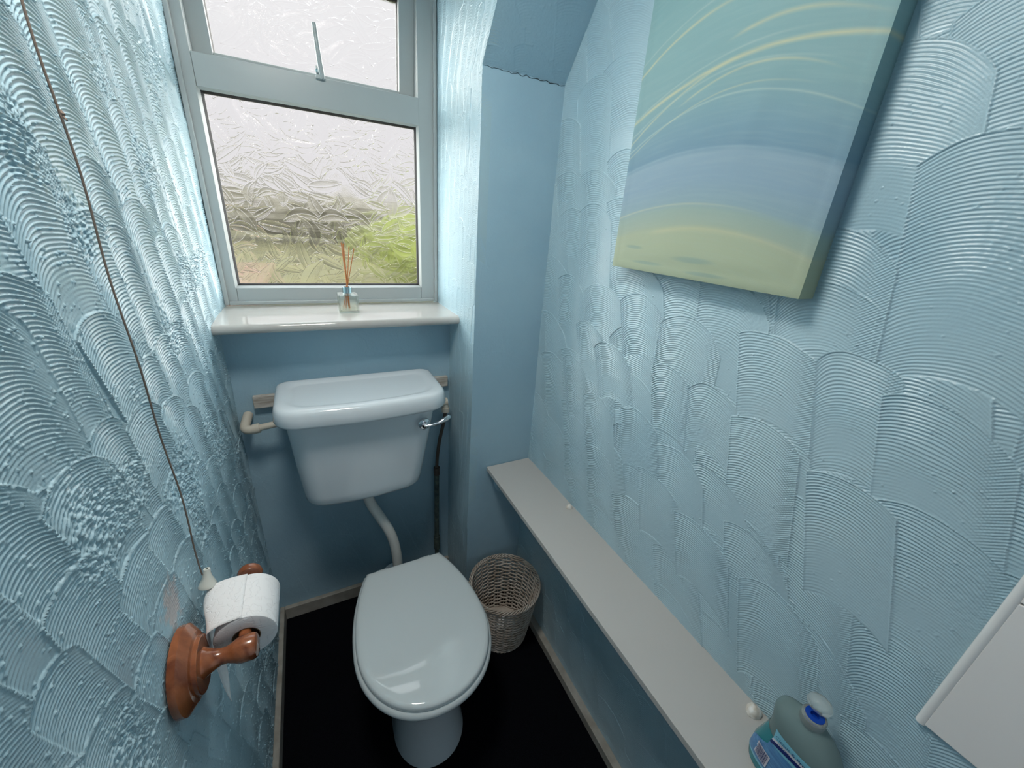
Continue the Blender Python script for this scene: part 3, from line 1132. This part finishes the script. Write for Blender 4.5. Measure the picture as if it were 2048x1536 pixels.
# ------------------------------------------------------------ canvas painting
pt = thing('canvas_painting', (W2 - .02, -.82, 1.475), 'abstract blue and yellow painting on deep canvas on the right wall', 'painting')
cm = mat('painted_canvas', rough=.55, spec=.35)
nt = cm.node_tree
b_ = nt.nodes['Principled BSDF']
t_ = N(cm, 'ShaderNodeTexCoord')
sx = N(cm, 'ShaderNodeSeparateXYZ')
L(cm, t_.outputs['Object'], sx.inputs[0])


def mth(op, a, b=None, c=None):
    n = N(cm, 'ShaderNodeMath', operation=op)
    for i, q_ in enumerate((a, b, c)):
        if q_ is None:
            continue
        if isinstance(q_, (int, float)):
            n.inputs[i].default_value = q_
        else:
            L(cm, q_, n.inputs[i])
    return n.outputs[0]


# u: 0 at the left edge .. 1 at the right edge (towards the camera); z above the bottom edge
PYL, PYR, PZB, PZT = -.603, -1.036, 1.475, 2.09
u_ = mth('MULTIPLY', mth('SUBTRACT', PYL, sx.outputs['Y']), 1 / (PYL - PYR))
v_ = mth('SUBTRACT', sx.outputs['Z'], PZB)
ns = N(cm, 'ShaderNodeTexNoise')
ns.inputs['Scale'].default_value = 7
ns.inputs['Detail'].default_value = 3
L(cm, t_.outputs['Object'], ns.inputs['Vector'])
wb = mth('MULTIPLY', mth('SUBTRACT', ns.outputs[0], .5), .012)
# arched bands: height measured from an arch that peaks a little left of centre
par = mth('MULTIPLY', mth('POWER', mth('ABSOLUTE', mth('SUBTRACT', u_, .45)), 1.9), .135)
h_ = mth('ADD', mth('ADD', v_, par), wb)
ramp = N(cm, 'ShaderNodeValToRGB')
L(cm, mth('MULTIPLY', h_, 1 / .62), ramp.inputs[0])
els = ramp.color_ramp.elements
cols = [(0.0, (.45, .52, .37)), (.10, (.48, .54, .38)), (.145, (.47, .53, .38)), (.16, (.42, .50, .40)), (.205, (.36, .47, .42)), (.225, (.31, .44, .49)), (.29, (.29, .42, .52)), (.352, (.30, .43, .52)),
        (.368, (.20, .34, .44)), (.42, (.22, .37, .45)), (.52, (.26, .43, .45)), (.70, (.27, .45, .46)), (1.0, (.22, .41, .44))]
els[0].position, els[0].color = cols[0][0], (*cols[0][1], 1)
els[1].position, els[1].color = cols[-1][0], (*cols[-1][1], 1)
for p_, c_ in cols[1:-1]:
    x = els.new(p_)
    x.color = (*c_, 1)
cur = ramp.outputs[0]


def mixc(fac, a, colr):
    n = N(cm, 'ShaderNodeMix', data_type='RGBA')
    L(cm, fac, n.inputs[0])
    L(cm, a, n.inputs[6])
    n.inputs[7].default_value = (*colr, 1)
    return n.outputs[2]


brush = N(cm, 'ShaderNodeTexNoise')
brush.inputs['Scale'].default_value = 1
brush.inputs['Detail'].default_value = 5
mp = N(cm, 'ShaderNodeCombineXYZ')
L(cm, mth('MULTIPLY', u_, 4), mp.inputs[0])
L(cm, mth('MULTIPLY', h_, 130), mp.inputs[1])
L(cm, mp.outputs[0], brush.inputs['Vector'])


def streak(peak_u, top, curv, width, lo, hi, colr, amt, st=-1.0):
    """a brushed arc: z = top - curv*(u-peak)^2"""
    ln_ = mth('SUBTRACT', top, mth('MULTIPLY', mth('POWER', mth('ABSOLUTE', mth('SUBTRACT', u_, peak_u)), 1.9), curv))
    d = mth('ABSOLUTE', mth('SUBTRACT', v_, ln_))
    f = N(cm, 'ShaderNodeMapRange')
    f.inputs['From Min'].default_value = width
    f.inputs['From Max'].default_value = 0
    L(cm, d, f.inputs['Value'])
    g = N(cm, 'ShaderNodeMapRange', interpolation_type='SMOOTHSTEP')
    g.inputs['From Min'].default_value = hi
    g.inputs['From Max'].default_value = lo
    L(cm, u_, g.inputs['Value'])
    g2 = N(cm, 'ShaderNodeMapRange', interpolation_type='SMOOTHSTEP')
    g2.inputs['From Min'].default_value = st
    g2.inputs['From Max'].default_value = st + .12
    L(cm, u_, g2.inputs['Value'])
    f2 = mth('MULTIPLY', mth('MULTIPLY', mth('POWER', f.outputs[0], 1.3), mth('MULTIPLY', g.outputs[0], g2.outputs[0])), mth('MULTIPLY', mth('ADD', brush.outputs[0], .35), amt))
    global cur
    cur = mixc(f2, cur, colr)


YEL = (.62, .62, .40)
PALE = (.44, .57, .54)
streak(.45, .435, .293, .0045, .25, .60, YEL, .95)
streak(.47, .452, .26, .003, .2, .60, PALE, .6)
streak(.62, .356, .262, .004, .35, .62, YEL, .7)
streak(.60, .352, .165, .0055, .85, 1.3, YEL, 1.0)
streak(.60, .365, .190, .003, .5, .9, PALE, .6)
streak(.62, .388, .296, .005, .70, 1.05, YEL, .8, .44)
streak(.58, .335, .320, .0035, .70, .95, YEL, .7, .25)
streak(.55, .340, .240, .003, .6, 1.0, PALE, .6)
streak(.52, .301, .230, .003, .8, 1.3, PALE, .75)
streak(.56, .310, .26, .0025, .5, .9, YEL, .5)
streak(.45, .2255, .135, .004, .7, 1.2, (.36, .50, .58), .5)
streak(.45, .135, .135, .0035, .35, .9, (.54, .59, .46), .8)
streak(.52, .092, .150, .009, .6, 1.4, (.60, .60, .38), .75, .2)
# blue smudges low down
for (pu, pz, ru, rz) in ((.52, .035, .11, .006), (.25, .018, .10, .004), (.60, .012, .10, .004), (.15, .048, .06, .004)):
    d = mth('ADD', mth('POWER', mth('ABSOLUTE', mth('DIVIDE', mth('SUBTRACT', u_, pu), ru)), 2.0), mth('POWER', mth('ABSOLUTE', mth('DIVIDE', mth('ADD', mth('SUBTRACT', v_, pz), mth('MULTIPLY', wb, .4)), rz)), 2.0))
    f = N(cm, 'ShaderNodeMapRange', interpolation_type='SMOOTHSTEP')
    f.inputs['From Min'].default_value = 1.6
    f.inputs['From Max'].default_value = 0
    L(cm, d, f.inputs['Value'])
    cur = mixc(mth('MULTIPLY', f.outputs[0], .55), cur, (.25, .38, .36))
cur = mixc(mth('MULTIPLY', mth('SUBTRACT', brush.outputs[0], .45), .35), cur, (.50, .62, .60))
mc = N(cm, 'ShaderNodeMix', data_type='RGBA', blend_type='MULTIPLY')
mc.inputs[0].default_value = 1
L(cm, cur, mc.inputs[6])
mc.inputs[7].default_value = (.76, .775, .775, 1)
cur = mc.outputs[2]
L(cm, cur, b_.inputs['Base Color'])
noise_bump(cm, 900, .0002, .5, 2)
cv = B()
nx, nz = 60, 80
G = []
for j in range(nz + 1):
    row = []
    for i in range(nx + 1):
        y = PYL + (PYR - PYL) * i / nx
        z = PZB + (PZT - PZB) * j / nz
        dd = .0035 * math.exp(-(((y + .90) / .030) ** 2 + ((z - 1.735) / .045) ** 2)) * (1 if y > -.905 else -.7) * (abs(y + .90) / .02 if abs(y + .9) < .02 else 1)
        ed = min((PYL - y), (y - PYR), z - PZB, PZT - z)
        x = W2 - .040 + .0012 * math.exp(-((ed - .018) / .01) ** 2) - dd
        if ed < 1e-6:
            x = W2 - .038
        row.append((x, y, z))
    G.append(row)
cv.loft(G, False, False, closed=False)
# sides and back
x0, x1 = W2 - .038, W2 + .001


def side(edge):
    cv.loft([edge, [(x1, p[1], p[2]) for p in edge]], False, False, closed=False)


side(G[0])
side(G[-1])
side([r[0] for r in G])
side([r[-1] for r in G])
co_ = cv.build('stretched_canvas', cm, pt, angle=45)

# ------------------------------------------------------------ tiled splashback at lower right
tz = .950
tA = B().box((W2 - .010, -1.60, tz), (W2 + .001, -1.360, tz + .235)).build('splashback_tile', M['tile'], bevel=.0015,
    label='lower large white wall tile at the bottom right corner', cat='tile')
tB = B().box((W2 - .010, -1.60, tz + .237), (W2 + .001, -1.360, tz + .50)).build('splashback_tile', M['tile'], bevel=.0015,
    label='upper white wall tile just above the corner tile', cat='tile')
B().lathe([(.0005, 0), (.0055, 0), (.0055, .504), (.0005, .504)], (W2 - .006, -1.356, tz - .002), (0, 0, 1), 24).build('tile_trim', M['trim'],
    label='white rounded plastic edging along the left side of the wall tiles', cat='edging')

# ------------------------------------------------------------ reed diffuser
DX, DY = .361, .024
dz = ZSILL
df = thing('diffuser_bottle', (DX, DY, dz), 'small square clear glass diffuser bottle on the window sill', 'bottle')


def sq(hw, z, r=.006, n=5):
    P = []
    for cx_, cy_, a0 in ((1, 1, 0), (-1, 1, PI / 2), (-1, -1, PI), (1, -1, 1.5 * PI)):
        for i in range(n + 1):
            a = a0 + PI / 2 * i / n
            P.append((DX + cx_ * (hw - r) + r * cos(a), DY + cy_ * (hw - r) + r * sin(a), dz + z))
    return P


outer = [sq(.0295, .0008, .004), sq(.031, .003), sq(.031, .056), sq(.029, .0605), sq(.018, .063, .008), sq(.0125, .064, .012)]
inner = [sq(.0125 - .002, .064, .0095), sq(.016, .060, .008), sq(.0265, .057, .005), sq(.0270, .012, .005), sq(.025, .0095, .004)]
B().loft(outer + inner, True, True).build('glass_body', M['bottle_glass'], df, angle=40)
B().loft([sq(.0262, .0105, .004), sq(.0264, .022, .005)], True, True).build('oil', M['oil'], df, angle=40)
B().lathe([(.0135, .062), (.0145, .062), (.0145, .082), (.0128, .0835), (.008, .0835), (.008, .062)], (DX, DY, dz), n=36, cap0=False, cap1=False).build('silver_collar', M['silver'], df)
reeds = [((.0, .002), (-.004, .008, .218), 'tallest left-leaning brown reed in the diffuser bottle'),
         ((.002, -.001), (.001, .004, .216), 'thick upright brown reed in the middle of the diffuser'),
         ((-.001, .001), (-.001, -.004, .212), 'upright brown reed between the left and middle reeds'),
         ((-.007, .002), (.018, .006, .208), 'right-leaning reed second from right in the diffuser'),
         ((-.010, -.003), (.032, .004, .202), 'farthest right-leaning brown reed in the diffuser')]
for i, (bt_, tp, lb) in enumerate(reeds):
    bx, by = DX - tp[0] * .55 + .002, DY - tp[1] * .4
    B().tube([(bx, by, dz + .0125), (DX + tp[0], DY + tp[1], dz + tp[2])], .0023 if i == 1 else .0014, 8).build('diffuser_reed', M['reed'], label=lb, cat='reed', group='reeds in the diffuser bottle')

# ------------------------------------------------------------ soap bottle
SBX, SBY = .882, -1.277
sb_ = thing('soap_bottle', (SBX, SBY, ZL), 'half-full blue-green liquid hand soap bottle with label on the ledge', 'soap bottle')
M['soap_body'] = mat('tinted_plastic', (.22, .31, .31), rough=.25, trans=.3, ior=1.15)
noise_bump(M['soap_body'], 30, .001, .2, 2)
M['soap_liquid'] = mat('teal_soap', (.0, .20, .24), rough=.2)


def so_ring(z, y0, y1, hx, p=2.4, n=48):
    cy, hy = (y0 + y1) / 2, (y1 - y0) / 2
    P = []
    for i in range(n):
        a = 2 * PI * i / n
        c, s_ = cos(a), sin(a)
        P.append((SBX + hx * math.copysign(abs(s_) ** (2 / p), s_), cy + hy * math.copysign(abs(c) ** (2 / p), c), ZL + z))
    return P


# far (hump) side is at larger y
prof = [(.0005, -.056, .046, .028), (.004, -.060, .050, .032), (.02, -.062, .053, .034), (.05, -.063, .052, .035), (.08, -.063, .046, .035), (.105, -.061, .042, .034), (.125, -.056, .0425, .033),
        (.140, -.048, .045, .031), (.150, -.040, .0465, .028), (.158, -.031, .045, .024), (.164, -.024, .038, .019), (.168, -.018, .022, .0155), (.172, -.0155, .0155, .0150)]
prof = [(z * .93, a, b, c) for z, a, b, c in prof]
rings = [so_ring(z, SBY + a, SBY + b, hx, 2.4 if z < .16 else 2.0) for z, a, b, hx in prof]
B().loft(rings).build('bottle_body', M['soap_body'], sb_, angle=60)
lq = [so_ring(z, SBY + a - .0006, SBY + b + .0006, hx + .0006, 2.4) for z, a, b, hx in prof[1:6]]
B().loft(lq, False, False).build('liquid_soap', M['soap_liquid'], sb_, angle=60)
B().lathe([(.0158, .155), (.0170, .157), (.0170, .172), (.0158, .174), (.0130, .174), (.0130, .166)], (SBX, SBY, ZL), n=36, cap0=False, cap1=False).build('neck_collar', M['frost'], sb_)
B().lathe([(.0128, .168), (.0128, .1748), (.0060, .1748), (.0060, .168)], (SBX, SBY, ZL), n=36, cap0=True, cap1=False).build('blue_ring', M['cap'], sb_, label='blue ring')
no = B()
no.lathe([(.0050, .168), (.0054, .174), (.0080, .1765), (.0145, .179), (.0160, .184), (.0140, .191), (.0085, .196), (.0, .198)], (SBX, SBY, ZL), (.08, .02, 1), n=32, sx=.95, sy=1.1, cap1=False)
no.build('dispenser_nozzle', M['frost'], sb_)


# label: a curved patch on the room-facing side
def lab_patch(name, z0, z1, t0, t1, m_, off=.0012, zf=None, nseg=22, curve=0.0):
    g = B()
    rows = []
    for j in range(nseg + 1):
        z = z0 + (z1 - z0) * j / nseg
        for k_ in range(len(prof) - 1):
            if prof[k_][0] <= z <= prof[k_ + 1][0]:
                break
        f = (z - prof[k_][0]) / (prof[k_ + 1][0] - prof[k_][0])
        a, b, hx = [prof[k_][c] * (1 - f) + prof[k_ + 1][c] * f for c in (1, 2, 3)]
        cy, hy = (a + b) / 2, (b - a) / 2
        row = []
        for i in range(nseg + 1):
            far = t1 - .62 * float(sstep(.048, .080, z))      # the label is cut in at the bottle's grip
            tt = t0 + (far - t0) * i / nseg
            zz = z + curve * (1 - (2 * i / nseg - 1) ** 2)
            c, s_ = cos(tt), sin(tt)
            row.append((SBX + (hx + off) * math.copysign(abs(s_) ** (2 / 2.4), s_), SBY + cy + (hy + off) * math.copysign(abs(c) ** (2 / 2.4), c), ZL + zz))
        rows.append(row)
    g.loft(rows, False, False, closed=False)
    o = g.build(name, m_, sb_, angle=180)
    return o


M['lab_light'] = mat('label_light_blue', (.20, .50, .62), rough=.3)
M['lab_mid'] = mat('label_mid_blue', (.05, .19, .42), rough=.3)
noise_col(M['lab_mid'], (.05, .17, .38), (.10, .28, .50), 300, 2, stretch=(1, .12, 1))
M['lab_navy'] = mat('label_navy', (.006, .02, .14), rough=.3)
M['lab_white'] = mat('label_white', (.62, .60, .66), rough=.3)
A0, A1 = 1.5 * PI - 1.2, 1.5 * PI + 1.2
lab_patch('label', .022, .118, A0, A1, M['lab_light'], .0013)
lab_patch('label_band', .024, .086, A0 + .25, A1, M['lab_mid'], .0017, curve=.004)
lab_patch('label_band', .086, .093, A0 + .1, A1, M['lab_navy'], .0021, curve=.012)
lab_patch('label_stripe', .0935, .098, A0 + .1, A1, M['lab_white'], .0021, curve=.012)


def onlabel(txt, t, z, size, m_, name='label_text'):
    """lettering wrapped on the room side (faces -x), reading towards the camera"""
    c = bpy.data.curves.new(name, 'FONT')
    c.body = txt
    c.size = size
    c.extrude = 0
    c.resolution_u = 3
    ob = bpy.data.objects.new(name, c)
    COL.objects.link(ob)
    dg = bpy.context.evaluated_depsgraph_get()
    me_ = bpy.data.meshes.new_from_object(ob.evaluated_get(dg))
    bpy.data.objects.remove(ob)
    for v in me_.vertices:
        yy = SBY + .036 - t - v.co.x
        zz = z + v.co.y
        k_ = (yy - (SBY - .004)) / .056
        xx = SBX - (.0345 + .0028) * max(1 - abs(k_) ** 2.4, .02) ** (1 / 2.4)
        v.co = (xx, yy, ZL + zz + .012 * max(0, 1 - k_ * k_) - .006)
    me_.materials.clear()
    me_.materials.append(m_)
    o = bpy.data.objects.new(name, me_)
    COL.objects.link(o)
    o.parent = sb_
    o.matrix_parent_inverse = Matrix.Translation(-sb_.location)
    return o


onlabel('Cleans & Protects', .016, .104, .0085, M['lab_navy'])
onlabel('hand wash', .022, .0985, .0045, M['lab_navy'])
# barcode
bc = B()
bcw = B()


def lx(y, off):
    k_ = (y - (SBY - .004)) / .056
    return SBX - (.035 + off) * max(1 - abs(k_) ** 2.4, .02) ** (1 / 2.4)


def strip(b, y0, y1, z0, z1, off):
    b.add([(lx(y0, off), y0, ZL + z0), (lx(y1, off), y1, ZL + z0), (lx(y1, off), y1, ZL + z1), (lx(y0, off), y0, ZL + z1)], [(0, 1, 2, 3)])


for i in range(8):
    strip(bcw, SBY + .037 - i * .003, SBY + .037 - (i + 1) * .003, .034, .062, .0022)
bcw.build('barcode_panel', M['lab_white'], sb_)
yb_ = SBY + .035
while yb_ > SBY + .016:
    wd = random.choice((.0004, .0007, .0011))
    strip(bc, yb_, yb_ - wd, .036, .060, .0027)
    yb_ -= wd + random.choice((.0005, .0008))
bc.build('barcode', M['lab_navy'], sb_)

# ------------------------------------------------------------ small shells on the ledge
def shell(y, x, lb, r=.0125):
    b = B()
    n = 40
    rings = []
    for k_ in range(9):
        a = k_ / 8 * PI / 2
        rr = cos(a)
        rings.append([(x - r * rr * (.9 + .18 * cos(th_)) * cos(th_) * (1 + .03 * cos(9 * th_) * rr), y + r * .85 * rr * sin(th_) * (1 + .03 * cos(9 * th_) * rr), ZL + .0005 + r * .95 * sin(a) * (1 + .1 * cos(th_))) for th_ in [2 * PI * j / n for j in range(n)]])
    b.loft(rings, True, True)
    b.build('seashell', M['shell'], label=lb, cat='shell', group='shells on the ledge')


shell(-.556, W2 - .015, 'small white cone-shaped shell on the ledge against the wall')
shell(-1.196, W2 - .016, 'white shell half hidden behind the soap bottle', .016)

# capped pipe stub under the ledge
ps = thing('pipe_stub', (.852, Y0, .60), 'blue-painted capped pipe stub on the wall beneath the ledge end', 'pipe stub')
B().lathe([(.040, 0), (.040, .012), (.037, .018), (.033, .020)], (.848, Y0 - .0005, .615), (0, -1, 0), 36).build('flange', M['paint_flat'], ps)
B().tube(catmull([(.850, Y0 - .016, .612), (.852, Y0 - .035, .608), (.862, Y0 - .055, .604), (.880, Y0 - .075, .602)], 5), [.022] * 16, 24).build('stub', M['paint_flat'], ps)

# ------------------------------------------------------------ garden beyond the obscure glass
M['lawn'] = mat('lawn_grass', rough=.9)
noise_col(M['lawn'], (.032, .034, .005), (.070, .064, .011), 1.2, 6, .35, .65)
M['soil'] = mat('red_brick_paving', rough=.9)
noise_col(M['soil'], (.075, .035, .022), (.12, .065, .045), 6, 5)
M['leaf'] = mat('hedge_leaves', rough=.7)
noise_col(M['leaf'], (.045, .042, .034), (.10, .095, .072), 2.5, 8, .3, .7)
M['leaf2'] = mat('shrub_leaves', rough=.7)
noise_col(M['leaf2'], (.045, .058, .006), (.10, .12, .015), 9, 6)
gl_ = .75
B().box((-12, .6, gl_ - .4), (14, 26, gl_)).build('lawn', M['lawn'], smooth=False, label='green lawn beyond the obscure window glass', cat='lawn', kind='stuff')
B().box((-2.6, 2.6, gl_), (-.15, 5.2, gl_ + .08)).build('brick_terrace', M['soil'], smooth=False, bevel=.01, label='red-brown brick terrace beyond the lower left of the window', cat='terrace')


def bush(name, c, r, m_, seed, lb, cat):
    bm = bmesh.new()
    bmesh.ops.create_icosphere(bm, subdivisions=5, radius=1)
    rg = random.Random(seed)
    ph = [rg.random() * 6 for _ in range(6)]
    for v in bm.verts:
        n_ = v.co.copy()
        f = 1 + .10 * sin(6 * n_.x + ph[0]) * cos(5 * n_.z + ph[1]) + .07 * sin(13 * n_.y + ph[2]) * sin(15 * n_.z + ph[3]) + .07 * rg.random()
        v.co = (n_.x * r[0] * f, n_.y * r[1] * f, n_.z * r[2] * f)
    me_ = bpy.data.meshes.new(name)
    bm.to_mesh(me_)
    bm.free()
    me_.materials.append(m_)
    o = bpy.data.objects.new(name, me_)
    o.location = c
    COL.objects.link(o)
    tag(o, lb, cat)


bush('hedge', (1.5, 11, gl_ + .66), (9, 1.0, .50), M['leaf'], 1, 'dull olive hedge along the far end of the garden', 'hedge')
bush('garden_shrub', (1.75, 4.4, gl_ + .44), (.95, .5, .37), M['leaf2'], 2, 'bright yellow-green shrub behind the lower right glass', 'shrub')
